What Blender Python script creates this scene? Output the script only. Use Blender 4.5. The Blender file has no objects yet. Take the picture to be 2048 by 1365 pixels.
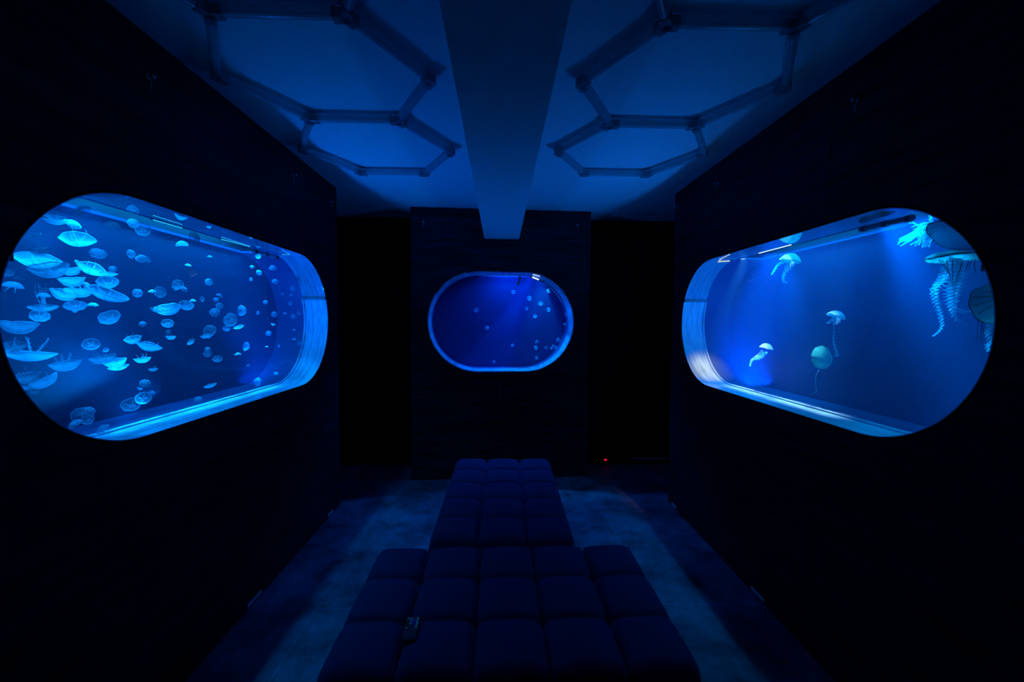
import bpy, bmesh, math, random
from mathutils import Vector, Matrix, noise

# ------------------------------------------------------------------ camera
FPX, PIT, YAW, ROL = 826.83, -.0474, -.0283, -.0065
H = 1.56                                   # camera height above the floor
C = bpy.context.scene.collection
def _rot():
    cp, sp = math.cos(PIT), math.sin(PIT); cy, sy = math.cos(YAW), math.sin(YAW); cr, sr = math.cos(ROL), math.sin(ROL)
    Rx = Matrix(((1,0,0),(0,cp,-sp),(0,sp,cp))); Rz = Matrix(((cy,-sy,0),(sy,cy,0),(0,0,1))); Ry = Matrix(((cr,0,sr),(0,1,0),(-sr,0,cr)))
    return Rz @ Rx @ Ry
M3 = _rot()
RIGHT, FWD, UP = M3.col[0].copy(), M3.col[1].copy(), M3.col[2].copy()
CAM = Vector((0, 0, H))
cd = bpy.data.cameras.new('camera'); co = bpy.data.objects.new('camera', cd); C.objects.link(co)
cd.sensor_width = 36; cd.lens = 36 * FPX / 2048; cd.clip_start = .02
co.matrix_world = Matrix.Translation(CAM) @ Matrix((RIGHT, UP, -FWD)).transposed().to_4x4()
bpy.context.scene.camera = co
sc = bpy.context.scene
sc.view_settings.view_transform = 'Standard'; sc.view_settings.look = 'None'
sc.view_settings.exposure = 0.0; sc.view_settings.gamma = 1; sc.view_settings.use_curve_mapping = False
w = bpy.data.worlds.new('night'); sc.world = w; w.use_nodes = True
w.node_tree.nodes['Background'].inputs[0].default_value = (0, 0, 0, 1)
w.node_tree.nodes['Background'].inputs[1].default_value = 0
cy_ = sc.cycles
cy_.use_denoising = True
cy_.max_bounces = 8; cy_.diffuse_bounces = 4; cy_.glossy_bounces = 3; cy_.transmission_bounces = 3
cy_.volume_bounces = 1; cy_.transparent_max_bounces = 24
cy_.sample_clamp_indirect = 2.0; cy_.caustics_reflective = False; cy_.caustics_refractive = False

# ------------------------------------------------------------------ room measures
XL, XR = -1.35, 1.469                      # faces of the side walls
ZC = H + 1.083                             # ceiling
YE = 3.48                                  # far end of side walls
YB = 4.44                                  # back wall
YF = -1.9                                  # wall behind the camera
TAU = math.radians(2.87)                   # the centre pier stands slightly askew
E1 = Vector((math.cos(TAU), math.sin(TAU), 0)); N1 = Vector((-math.sin(TAU), math.cos(TAU), 0))
PC = Vector((0, 4.0457, 0))                # pier face passes here

class Tank:
    """maps wall coordinates (u along wall, v up from camera height, w into the tank) to the room"""
    def __init__(s, kind, u0, u1, v0, v1, lin, dep):
        s.kind, s.u0, s.u1, s.v0, s.v1, s.lin, s.dep = kind, u0, u1, v0, v1, lin, dep
    def P(s, u, v, w):
        if s.kind == 'L': return Vector((XL - w, u, H + v))
        if s.kind == 'R': return Vector((XR + w, u, H + v))
        return PC + E1 * u + N1 * w + Vector((0, 0, H + v))
    def D(s, du, dv, dw): return s.P(du, dv, dw) - s.P(0, 0, 0)
TL = Tank('L', 1.154, 3.277, -.444, .444, .175, .39)
TR = Tank('R', 1.191, 3.310, -.446, .4436, .175, .39)
TC = Tank('C', -.698, .722, -.491, .474, .215, .39)
UC = (TL.u0 + TL.u1) / 2
LED_BLUE = (0.0005, .14, 1.0)
LED_CYAN = (0.001, .30, 1.0)

def area(name, T, u, v, w, du, dv, dw, su, sw, watts, col, spread=160):
    """a flat LED lamp at (u,v,w), shining along (du,dv,dw), su long (along u), sw wide"""
    l = bpy.data.lights.new(name, 'AREA'); l.shape = 'RECTANGLE'; l.size = su; l.size_y = sw
    l.energy = watts; l.color = col; l.spread = math.radians(spread)
    o = bpy.data.objects.new(name, l); C.objects.link(o)
    z = -T.D(du, dv, dw).normalized(); x = T.D(1, 0, 0); x = (x - z * x.dot(z)).normalized(); y = z.cross(x)
    o.matrix_world = Matrix.Translation(T.P(u, v, w)) @ Matrix((x, y, z)).transposed().to_4x4()
    return o
def spot(name, T, u, v, w, tu, tv, tw, watts, col, ang, blend=.6, rad=.012):
    l = bpy.data.lights.new(name, 'SPOT'); l.energy = watts; l.color = col; l.spot_size = math.radians(ang)
    l.spot_blend = blend; l.shadow_soft_size = rad
    o = bpy.data.objects.new(name, l); C.objects.link(o); o.location = T.P(u, v, w)
    o.rotation_euler = (T.P(tu, tv, tw) - T.P(u, v, w)).to_track_quat('-Z', 'Y').to_euler()
    return o
# LED bars over the slot of each tank, shining down into the water
for T, col, wt in ((TL, LED_CYAN, 15), (TR, LED_CYAN, 10)):
    area('led_bar_light', T, UC + .05, .568, .30, 0, -1, -.12, 1.3, .10, wt, col, 170)
area('led_bar_light', TC, .10, .60, .34, 0, -1, -.55, .30, .05, 15, LED_BLUE, 150)
# upward strips on the tank floors (they light the ceiling through the windows)
for T, wt in ((TL, 9.3), (TR, 10.5)):
    area('tank_uplight', T, 2.82, T.v0 + .012, .285, .24, 1, -.5, .5, .05, wt, LED_BLUE, 108)
# added fill lamp turned inwards, brightens the left tank's swarm from below
area('tank_uplight', TL, 1.75, TL.v0 + .012, .20, -.5, 1, .45, .5, .03, 3.5, LED_CYAN, 80)
# narrow strips that graze the sill behind each window
area('sill_strip_light', TL, 2.20, .57, .215, 0, -1, -.055, 1.2, .01, 1.6, (.01, .36, 1.0), 12)
area('sill_strip_light', TR, 2.40, .57, .215, 0, -1, -.055, .95, .01, 1.3, (.38, .62, 1.0), 12)
# lamps at the hood: beams in the water, lit lining, added fill spots
spot('hood_spot', TL, 1.98, .57, .29, 2.02, -.3, .24, 26, LED_CYAN, 30)
spot('hood_spot', TL, 2.72, .57, .29, 2.86, -.3, .22, 22, LED_CYAN, 44)
spot('hood_spot', TR, 2.80, .57, .23, 3.15, -.40, .12, 60, (1.0, .72, .5), 24, 1.0)
spot('hood_spot', TL, 2.80, .57, .23, 3.22, -.05, .11, 40, (.01, .5, 1.0), 26, .9)
spot('hood_spot', TL, 1.68, .57, .27, 1.42, -.15, .22, 36, LED_CYAN, 84, 1.0)  # added wide fill, brightens the jellyfish at the near end
spot('hood_spot', TR, 1.70, .57, .27, 1.50, .10, .27, 26, LED_CYAN, 66)  # added fill for the dark sea nettles at the near end
spot('hood_spot', TR, 1.92, .57, .29, 1.42, -.08, .22, 125, LED_CYAN, 34, 1.0)  # second added fill, aimed lower to lift the dim frilly arms
spot('hood_spot', TR, 2.62, .57, .29, 2.62, -.3, .25, 58, (.001, .22, 1), 58)
spot('hood_spot', TC, .40, .60, .29, -.10, -.45, .27, 120, (.001, .12, 1), 30)
spot('hood_spot', TC, .42, .60, .29, .58, -.2, .16, 60, LED_CYAN, 70)

# ------------------------------------------------------------------ materials
def mat(name):
    m = bpy.data.materials.new(name); m.use_nodes = True
    nt = m.node_tree; nt.nodes.clear(); out = nt.nodes.new('ShaderNodeOutputMaterial')
    return m, nt, out
def N(nt, t, **k):
    n = nt.nodes.new(t)
    for a, v in k.items():
        if a.startswith('i_'):
            s = a[2:]; n.inputs[int(s) if s.isdigit() else s].default_value = v
        else: setattr(n, a, v)
    return n
def rgba(c): return (c[0], c[1], c[2], 1)
def pbr(name, col, rough=.6, metal=0, spec=.5, noise_amt=0, scale=(4,4,4), bump=0, nscale=5, detail=6):
    m, nt, out = mat(name); L = nt.links
    p = N(nt, 'ShaderNodeBsdfPrincipled'); p.inputs['Base Color'].default_value = rgba(col)
    p.inputs['Roughness'].default_value = rough; p.inputs['Metallic'].default_value = metal
    p.inputs['Specular IOR Level'].default_value = spec
    L.new(p.outputs[0], out.inputs[0])
    if noise_amt or bump:
        tc = N(nt, 'ShaderNodeTexCoord'); mp = N(nt, 'ShaderNodeMapping'); mp.inputs['Scale'].default_value = scale
        L.new(tc.outputs['Object'], mp.inputs[0])
        no = N(nt, 'ShaderNodeTexNoise'); no.inputs['Scale'].default_value = nscale; no.inputs['Detail'].default_value = detail
        L.new(mp.outputs[0], no.inputs[0])
        if noise_amt:
            cr = N(nt, 'ShaderNodeValToRGB'); cr.color_ramp.elements[0].position = .3; cr.color_ramp.elements[1].position = .75
            cr.color_ramp.elements[0].color = rgba([c * (1 - noise_amt) for c in col])
            cr.color_ramp.elements[1].color = rgba([min(1, c * (1 + noise_amt)) for c in col])
            L.new(no.outputs[0], cr.inputs[0]); L.new(cr.outputs[0], p.inputs['Base Color'])
        if bump:
            b = N(nt, 'ShaderNodeBump'); b.inputs['Strength'].default_value = bump; b.inputs['Distance'].default_value = .01
            L.new(no.outputs[0], b.inputs['Height']); L.new(b.outputs[0], p.inputs['Normal'])
    return m
M = {}
M['panel'] = pbr('dark_slate_panel', (.021, .023, .028), .65, spec=.2, noise_amt=.75, scale=(1.2, 1.2, 14), bump=.08, nscale=2.2, detail=9)
M['black'] = pbr('black_paint', (.006, .006, .007), .8, spec=.15)
M['ceiling'] = pbr('ceiling_paint', (.74, .78, .80), .9, spec=.1, noise_amt=.03, bump=.03, nscale=30)
M['beam'] = pbr('beam_paint', (.62, .66, .68), .9, spec=.1, noise_amt=.03, bump=.03, nscale=30)
M['drum'] = pbr('blue_acrylic_drum', (.03, .09, .22), .35, spec=.5)
M['back'] = pbr('blue_back_panel', (.005, .035, .08), .45, spec=.4, noise_amt=.25, nscale=1.6, scale=(1, 1, 1))
M['metal'] = pbr('brushed_metal', (.55, .56, .58), .3, metal=1)
M['plastic_black'] = pbr('black_plastic', (.012, .012, .014), .4)
M['plastic_grey'] = pbr('grey_plastic', (.25, .26, .28), .4)
M['white'] = pbr('white_plastic', (.8, .8, .82), .4)
def floor_mat():
    m, nt, out = mat('slate_floor_tiles'); L = nt.links
    tc = N(nt, 'ShaderNodeTexCoord'); mp = N(nt, 'ShaderNodeMapping')
    mp.inputs['Location'].default_value = (-.857 + .615, -2.19, 0); L.new(tc.outputs['Object'], mp.inputs[0])
    br = N(nt, 'ShaderNodeTexBrick'); br.offset = 0; br.squash = 1
    br.inputs['Scale'].default_value = 1; br.inputs['Mortar Size'].default_value = .0022
    br.inputs['Brick Width'].default_value = .615; br.inputs['Row Height'].default_value = .6
    br.inputs['Color1'].default_value = (.9, .9, .9, 1); br.inputs['Color2'].default_value = (1.1, 1.1, 1.1, 1); br.inputs['Mortar'].default_value = (1.9, 1.9, 1.9, 1)
    L.new(mp.outputs[0], br.inputs[0])
    n1 = N(nt, 'ShaderNodeTexNoise'); n1.inputs['Scale'].default_value = 3.5; n1.inputs['Detail'].default_value = 12; n1.inputs['Roughness'].default_value = .68
    L.new(tc.outputs['Object'], n1.inputs[0])
    cr = N(nt, 'ShaderNodeValToRGB'); cr.color_ramp.elements[0].position = .32; cr.color_ramp.elements[1].position = .72
    cr.color_ramp.elements[0].color = (.022, .022, .034, 1); cr.color_ramp.elements[1].color = (.34, .28, .38, 1)
    L.new(n1.outputs[0], cr.inputs[0])
    mx = N(nt, 'ShaderNodeMix', data_type='RGBA', blend_type='MULTIPLY'); mx.inputs[0].default_value = 1
    L.new(cr.outputs[0], mx.inputs[6]); L.new(br.outputs['Color'], mx.inputs[7])
    p = N(nt, 'ShaderNodeBsdfPrincipled'); p.inputs['Roughness'].default_value = .55; p.inputs['Specular IOR Level'].default_value = .3
    L.new(mx.outputs[2], p.inputs['Base Color'])
    b = N(nt, 'ShaderNodeBump'); b.inputs['Strength'].default_value = .3; b.inputs['Distance'].default_value = .004
    L.new(n1.outputs[0], b.inputs['Height']); L.new(b.outputs[0], p.inputs['Normal'])
    L.new(p.outputs[0], out.inputs[0]); return m
M['floor'] = floor_mat()
def fabric_mat():
    m, nt, out = mat('blue_velour'); L = nt.links
    tc = N(nt, 'ShaderNodeTexCoord'); n1 = N(nt, 'ShaderNodeTexNoise'); n1.inputs['Scale'].default_value = 260; n1.inputs['Detail'].default_value = 3
    L.new(tc.outputs['Object'], n1.inputs[0])
    p = N(nt, 'ShaderNodeBsdfPrincipled'); p.inputs['Base Color'].default_value = (.052, .040, .11, 1)
    p.inputs['Roughness'].default_value = .95; p.inputs['Specular IOR Level'].default_value = .1
    p.inputs['Sheen Weight'].default_value = .12; p.inputs['Sheen Tint'].default_value = (.4, .25, .8, 1)
    b = N(nt, 'ShaderNodeBump'); b.inputs['Strength'].default_value = .35; b.inputs['Distance'].default_value = .002
    L.new(n1.outputs[0], b.inputs['Height']); L.new(b.outputs[0], p.inputs['Normal'])
    L.new(p.outputs[0], out.inputs[0]); return m
M['fabric'] = fabric_mat()
def glass_mat():
    m, nt, out = mat('clear_acrylic_window'); L = nt.links
    t = N(nt, 'ShaderNodeBsdfTransparent'); g = N(nt, 'ShaderNodeBsdfGlossy'); g.inputs['Roughness'].default_value = .02
    f = N(nt, 'ShaderNodeFresnel'); f.inputs['IOR'].default_value = 1.25
    ge = N(nt, 'ShaderNodeNewGeometry'); sb = N(nt, 'ShaderNodeMath', operation='SUBTRACT'); sb.inputs[0].default_value = 1; L.new(ge.outputs['Backfacing'], sb.inputs[1])
    ml = N(nt, 'ShaderNodeMath', operation='MULTIPLY'); L.new(f.outputs[0], ml.inputs[0]); L.new(sb.outputs[0], ml.inputs[1])
    mx = N(nt, 'ShaderNodeMixShader'); L.new(ml.outputs[0], mx.inputs[0]); L.new(t.outputs[0], mx.inputs[1]); L.new(g.outputs[0], mx.inputs[2])
    L.new(mx.outputs[0], out.inputs[0]); return m
M['glass'] = glass_mat()
def lining_mat(name, col, rough=.16):
    m, nt, out = mat(name); L = nt.links
    p = N(nt, 'ShaderNodeBsdfPrincipled'); p.inputs['Base Color'].default_value = rgba(col); p.inputs['Roughness'].default_value = rough
    tc = N(nt, 'ShaderNodeTexCoord'); mp = N(nt, 'ShaderNodeMapping'); mp.inputs['Scale'].default_value = (22, .8, 3)
    n1 = N(nt, 'ShaderNodeTexNoise'); n1.inputs['Scale'].default_value = 2.5; n1.inputs['Detail'].default_value = 5
    L.new(tc.outputs['Object'], mp.inputs[0]); L.new(mp.outputs[0], n1.inputs[0])
    cr = N(nt, 'ShaderNodeValToRGB'); cr.color_ramp.elements[0].position = .25; cr.color_ramp.elements[1].position = .7
    cr.color_ramp.elements[0].color = rgba([c * .6 for c in col]); cr.color_ramp.elements[1].color = rgba([min(1, c * 1.25) for c in col])
    L.new(n1.outputs[0], cr.inputs[0]); L.new(cr.outputs[0], p.inputs['Base Color'])
    L.new(p.outputs[0], out.inputs[0]); return m
M['lining'] = lining_mat('pale_acrylic_lining', (.42, .70, .92))
M['lining2'] = lining_mat('mirroring_acrylic_lining', (.2, .62, .7), .05)
_nt = M['lining2'].node_tree; _p = next(n for n in _nt.nodes if n.type == 'BSDF_PRINCIPLED'); _o = next(n for n in _nt.nodes if n.type == 'OUTPUT_MATERIAL')
_g = _nt.nodes.new('ShaderNodeBsdfGlossy'); _g.inputs['Roughness'].default_value = .04; _g.inputs['Color'].default_value = (.8, .9, 1, 1)
_m = _nt.nodes.new('ShaderNodeMixShader'); _m.inputs[0].default_value = .45
_nt.links.new(_p.outputs[0], _m.inputs[1]); _nt.links.new(_g.outputs[0], _m.inputs[2]); _nt.links.new(_m.outputs[0], _o.inputs[0])
def water_mat(name, dens, col, absd):
    m, nt, out = mat(name); L = nt.links
    t = N(nt, 'ShaderNodeBsdfTransparent'); L.new(t.outputs[0], out.inputs['Surface'])
    s = N(nt, 'ShaderNodeVolumeScatter'); s.inputs['Color'].default_value = rgba(col); s.inputs['Density'].default_value = dens; s.inputs['Anisotropy'].default_value = .25
    a = N(nt, 'ShaderNodeVolumeAbsorption'); a.inputs['Color'].default_value = (.1, .75, 1, 1); a.inputs['Density'].default_value = absd
    ad = N(nt, 'ShaderNodeAddShader'); L.new(s.outputs[0], ad.inputs[0]); L.new(a.outputs[0], ad.inputs[1]); L.new(ad.outputs[0], out.inputs['Volume'])
    return m
M['water_L'] = water_mat('left_tank_water', .13, (.02, .40, .95), .15)
M['water_R'] = water_mat('right_tank_water', .54, (.02, .32, 1.0), .15)
M['water_C'] = water_mat('centre_tank_water', .26, (.02, .18, 1.0), .15)
def jelly_mat(name, col, alpha, edge, trans=.5):
    """thin living tissue: see-through, thicker where seen edge-on"""
    m, nt, out = mat(name); L = nt.links
    t = N(nt, 'ShaderNodeBsdfTransparent'); d = N(nt, 'ShaderNodeBsdfDiffuse'); d.inputs[0].default_value = rgba(col)
    tl = N(nt, 'ShaderNodeBsdfTranslucent'); tl.inputs[0].default_value = rgba(col)
    dm = N(nt, 'ShaderNodeMixShader'); dm.inputs[0].default_value = trans; L.new(d.outputs[0], dm.inputs[1]); L.new(tl.outputs[0], dm.inputs[2])
    lw = N(nt, 'ShaderNodeLayerWeight'); lw.inputs[0].default_value = .35
    mr = N(nt, 'ShaderNodeMapRange'); mr.inputs[1].default_value = 0; mr.inputs[2].default_value = 1; mr.inputs[3].default_value = alpha; mr.inputs[4].default_value = edge
    L.new(lw.outputs['Facing'], mr.inputs[0])
    mx = N(nt, 'ShaderNodeMixShader'); L.new(mr.outputs[0], mx.inputs[0]); L.new(t.outputs[0], mx.inputs[1]); L.new(dm.outputs[0], mx.inputs[2])
    L.new(mx.outputs[0], out.inputs[0]); return m
JC = (.35, .88, 1.0)
M['bell'] = jelly_mat('moon_jelly_bell', JC, .20, .78)
M['rim'] = jelly_mat('moon_jelly_margin', JC, .75, .9)
M['gonad'] = jelly_mat('moon_jelly_gonad', JC, .6, .8)
M['arm'] = jelly_mat('moon_jelly_arm', JC, .4, .75)
M['faint'] = jelly_mat('faint_jelly_tissue', JC, .10, .5)
M['nettle'] = jelly_mat('sea_nettle_bell', (.12, .75, .66), .62, .95, .5)
M['nettle_dark'] = jelly_mat('sea_nettle_margin', (.10, .17, .06), .85, .95, .2)
M['frill'] = jelly_mat('sea_nettle_arm', (.35, .9, 1.0), .6, .9)
M['tentacle'] = jelly_mat('sea_nettle_tentacle', (.05, .05, .04), .8, .9, .1)
M['white_jelly'] = jelly_mat('pale_nettle_tissue', (1, 1, 1), .8, .95)

M['pink'] = jelly_mat('pink_nettle_margin', (1, .45, .4), .8, .95)
M['disc_nettle'] = jelly_mat('green_nettle_disc', (.08, .85, .75), .6, .9)
M['disc_rim'] = jelly_mat('green_nettle_margin', (.12, .36, .22), .8, .95)
def tube_mat(name, col, clear, rough):
    m, nt, out = mat(name); p = N(nt, 'ShaderNodeBsdfPrincipled'); p.inputs['Base Color'].default_value = rgba(col); p.inputs['Roughness'].default_value = rough
    t = N(nt, 'ShaderNodeBsdfTransparent'); x = N(nt, 'ShaderNodeMixShader'); x.inputs[0].default_value = clear
    nt.links.new(p.outputs[0], x.inputs[1]); nt.links.new(t.outputs[0], x.inputs[2]); nt.links.new(x.outputs[0], out.inputs[0]); return m
M['tube'] = tube_mat('milky_tube', (.45, .5, .55), .35, .2)
M['clear'] = tube_mat('dull_clear_plastic', (.3, .33, .36), .3, .15)
for k_, c_ in dict(white=(1,1,1), grey=(.13,.14,.18), red=(.5,.05,.04), green=(.2,.8,.25), cyan=(.3,.7,.9), blue=(.1,.12,.9), violet=(.25,.1,.5)).items(): M['key_' + k_] = pbr(k_ + '_button', c_, .35)
def emit(name, col, s):
    m, nt, out = mat(name); e = N(nt, 'ShaderNodeEmission'); e.inputs[0].default_value = rgba(col); e.inputs[1].default_value = s; nt.links.new(e.outputs[0], out.inputs[0]); return m
M['led_cyan'] = emit('cyan_led_diffuser', (.02, .5, 1), 1.1)
M['led_white'] = emit('white_led_diffuser', (.55, .75, 1), 2.5)
M['led_warm'] = emit('cream_led_diffuser', (.6, .75, .7), .9)
M['red_lamp'] = emit('red_indicator', (1, .01, .03), 1.2)

# ------------------------------------------------------------------ helpers
def link(name, me, m=None, parent=None, smooth=False):
    o = bpy.data.objects.new(name, me); C.objects.link(o)
    if m is not None and not me.materials: me.materials.append(m)
    if smooth:
        for p in me.polygons: p.use_smooth = True
    if parent is not None: o.parent = parent
    return o
def mesh(name, vs, fs, m=None, parent=None, smooth=False, recalc=True):
    me = bpy.data.meshes.new(name)
    me.from_pydata([tuple(v) for v in vs], [], fs)
    if recalc:
        b = bmesh.new(); b.from_mesh(me); bmesh.ops.remove_doubles(b, verts=b.verts, dist=1e-6); bmesh.ops.recalc_face_normals(b, faces=b.faces); b.to_mesh(me); b.free()
    return link(name, me, m, parent, smooth)
def empty(name, loc=(0, 0, 0), parent=None):
    o = bpy.data.objects.new(name, None); C.objects.link(o); o.location = loc; o.empty_display_size = .05
    if parent is not None: o.parent = parent
    return o
def tag(o, label=None, cat=None, group=None, kind=None):
    if label: o['label'] = label
    if cat: o['category'] = cat
    if group: o['group'] = group
    if kind: o['kind'] = kind
    return o
def struct(o): o['kind'] = 'structure'; return o
def boxdata(x0, x1, y0, y1, z0, z1):
    v = [(x, y, z) for x in (x0, x1) for y in (y0, y1) for z in (z0, z1)]
    f = [(0,1,3,2),(4,6,7,5),(0,4,5,1),(2,3,7,6),(0,2,6,4),(1,5,7,3)]
    return v, f
def box(name, x0, x1, y0, y1, z0, z1, m, parent=None, bevel=0):
    v, f = boxdata(x0, x1, y0, y1, z0, z1)
    o = mesh(name, v, f, m, parent)
    if bevel:
        md = o.modifiers.new('bevel', 'BEVEL'); md.width = bevel; md.segments = 2
    return o
def merge(parts):
    V, F = [], []
    for v, f in parts:
        n = len(V); V += list(v); F += [tuple(i + n for i in q) for q in f]
    return V, F
def tubedata(pts, r, n=8, cap=True):
    V, F = [], []
    pts = [Vector(p) for p in pts]
    rr = r if isinstance(r, (list, tuple)) else [r] * len(pts)
    ref = None
    for i, p in enumerate(pts):
        t = (pts[min(i + 1, len(pts) - 1)] - pts[max(i - 1, 0)]).normalized()
        if ref is None:
            ref = Vector((0, 0, 1)) if abs(t.z) < .9 else Vector((1, 0, 0))
        a = (ref - t * ref.dot(t)).normalized(); ref = a; b = t.cross(a)
        for k in range(n):
            th = 2 * math.pi * k / n
            V.append(p + (a * math.cos(th) + b * math.sin(th)) * rr[i])
    for i in range(len(pts) - 1):
        for k in range(n):
            F.append((i * n + k, i * n + (k + 1) % n, (i + 1) * n + (k + 1) % n, (i + 1) * n + k))
    if cap:
        F.append(tuple(range(n - 1, -1, -1))); F.append(tuple((len(pts) - 1) * n + k for k in range(n)))
    return V, F

# ------------------------------------------------------------------ stadium outline
def stadium(T, grow=0, n=40, extra=()):
    """closed list of (u, v) counter-clockwise from the right middle; extra = v levels to insert"""
    r = (T.v1 - T.v0) / 2; cv = (T.v0 + T.v1) / 2; a = T.u0 + r; b = T.u1 - r; r += grow
    pts = []
    for k in range(n + 1):
        th = -math.pi / 2 + math.pi * k / n; pts.append((b + r * math.cos(th), cv + r * math.sin(th)))
    for k in range(1, 16): pts.append((b + (a - b) * k / 16, cv + r))
    for k in range(n + 1):
        th = math.pi / 2 + math.pi * k / n; pts.append((a + r * math.cos(th), cv + r * math.sin(th)))
    for k in range(1, 16): pts.append((a + (b - a) * k / 16, cv - r))
    return pts
def prism(T, pts, w0, w1):
    n = len(pts)
    V = [T.P(u, v, w0) for u, v in pts] + [T.P(u, v, w1) for u, v in pts]
    F = [(i, (i + 1) % n, n + (i + 1) % n, n + i) for i in range(n)] + [tuple(range(n))[::-1], tuple(range(n, 2 * n))]
    return V, F
def shell(T, w0, w1, th, keep=None, n=40, grow=0):
    """wall of the drum between depths w0 and w1, thickness th outwards; keep(u,v) picks the segments"""
    a = stadium(T, grow, n); b = stadium(T, grow + th, n); m = len(a); V, F = [], []
    for i in range(m):
        j = (i + 1) % m
        um, vm = (a[i][0] + a[j][0]) / 2, (a[i][1] + a[j][1]) / 2
        if keep and not keep(um, vm): continue
        k = len(V)
        for (p, q) in ((a[i], b[i]), (a[j], b[j])):
            for ww in (w0, w1):
                V.append(T.P(p[0], p[1], ww)); V.append(T.P(q[0], q[1], ww))
        # order: 0 a_i w0,1 b_i w0,2 a_i w1,3 b_i w1,4 a_j w0,5 b_j w0,6 a_j w1,7 b_j w1
        F += [(k, k+4, k+6, k+2), (k+1, k+3, k+7, k+5), (k, k+1, k+5, k+4), (k+2, k+6, k+7, k+3)]
        nb = ((a[(i-1) % m][0] + a[i][0]) / 2, (a[(i-1) % m][1] + a[i][1]) / 2); nx = ((a[j][0] + a[(j+1) % m][0]) / 2, (a[j][1] + a[(j+1) % m][1]) / 2)
        if keep and not keep(*nb): F.append((k, k+2, k+3, k+1))
        if keep and not keep(*nx): F.append((k+4, k+5, k+7, k+6))
    return V, F
def holed_wall(T, ua, ub, va, vb, th, hole=.004):
    """rectangular slab with the stadium window cut through it"""
    pts = stadium(T, hole, 40); n = len(pts)
    cu, cv = (T.u0 + T.u1) / 2, (T.v0 + T.v1) / 2
    def ray(u, v):
        du, dv = u - cu, v - cv; t = 1e9
        if du > 1e-9: t = min(t, (ub - cu) / du)
        if du < -1e-9: t = min(t, (ua - cu) / du)
        if dv > 1e-9: t = min(t, (vb - cv) / dv)
        if dv < -1e-9: t = min(t, (va - cv) / dv)
        return (cu + du * t, cv + dv * t)
    o = [ray(*p) for p in pts]
    for (uc, vc) in ((ua, va), (ua, vb), (ub, va), (ub, vb)):
        k = min(range(n), key=lambda i: (o[i][0] - uc) ** 2 + (o[i][1] - vc) ** 2); o[k] = (uc, vc)
    V = [T.P(u, v, 0) for u, v in pts] + [T.P(u, v, 0) for u, v in o] + [T.P(u, v, th) for u, v in pts] + [T.P(u, v, th) for u, v in o]
    F = []
    for i in range(n):
        j = (i + 1) % n
        F += [(i, j, n + j, n + i), (2*n + i, 3*n + i, 3*n + j, 2*n + j), (i, 2*n + i, 2*n + j, j), (n + i, n + j, 3*n + j, 3*n + i)]
    return V, F

# ------------------------------------------------------------------ the room
struct(box('floor', -3.4, 3.4, YF - .2, YB + .9, -.1, 0, M['floor']))
struct(box('ceiling', -3.4, 3.4, YF - .2, YB + .9, ZC, ZC + .1, M['ceiling']))
TH = .03
v, f = holed_wall(TL, YF, YE, -H, ZC - H, TH); v2, f2 = boxdata(XL - .72, XL - TH, YE - .03, YE, 0, ZC)
V, F = merge([(v, f), (v2, f2)]); wl = struct(mesh('wall_left', V, F, M['panel']))
v, f = holed_wall(TR, YF, YE + .02, -H, ZC - H, TH); v2, f2 = boxdata(XR + TH, XR + .72, YE - .01, YE + .02, 0, ZC)
V, F = merge([(v, f), (v2, f2)]); wr = struct(mesh('wall_right', V, F, M['panel']))
struct(box('wall_back', -2.6, -.70, YB, YB + .08, 0, ZC, M['black']))
struct(box('wall_back', .70, 2.6, YB, YB + .08, 0, ZC, M['black']))
struct(box('wall_front', -3.2, 3.2, YF - .1, YF, 0, ZC, M['panel']))
struct(box('wall_alcove_left', -2.2, -2.12, YE - .6, YB + .1, 0, ZC, M['black']))
struct(box('wall_alcove_right', 2.24, 2.32, YE - .6, YB + .1, 0, ZC, M['black']))
# centre pier with its window
v, f = holed_wall(TC, -.862, .886, -H, ZC - H - .004, TH)
def pbox(u0, u1, v0, v1, w0, w1):
    vs = [TC.P(u, vv, ww) for u in (u0, u1) for ww in (w0, w1) for vv in (v0, v1)]
    return vs, [(0,1,3,2),(4,6,7,5),(0,4,5,1),(2,3,7,6),(0,2,6,4),(1,5,7,3)]
V, F = merge([(v, f), pbox(-.862, -.832, -H, ZC - H - .004, TH, .55), pbox(.856, .886, -H, ZC - H - .004, TH, .55)])
struct(mesh('wall_pier', V, F, M['panel']))
# ceiling beam, running to the pier
BZ = H + .795
bv = [(-.153, YF, BZ), (.172, YF, BZ), (-.153, YF, ZC), (.172, YF, ZC),
      (-.158, 4.034, BZ), (.176, 4.051, BZ), (-.158, 4.034, ZC), (.176, 4.051, ZC)]
struct(mesh('trim_beam', bv, [(0,2,3,1),(4,5,7,6),(0,1,5,4),(2,6,7,3),(0,4,6,2),(1,3,7,5)], M['beam']))
# thin joints between the wall panels
for nm, T, us in (('trim_joint_left', TL, (.35, 1.786)), ('trim_joint_right', TR, (.4, 1.84))):
    parts = []
    for u in us:
        for (va, vb) in ((-H, -.47), (.47, ZC - H - .002)):
            vs = [T.P(uu, vv, ww) for uu in (u - .0015, u + .0015) for vv in (va, vb) for ww in (-.0006, .001)]
            parts.append((vs, [(0,1,3,2),(4,6,7,5),(0,4,5,1),(2,3,7,6),(0,2,6,4),(1,5,7,3)]))
    V, F = merge(parts); struct(mesh(nm, V, F, M['black']))

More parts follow.
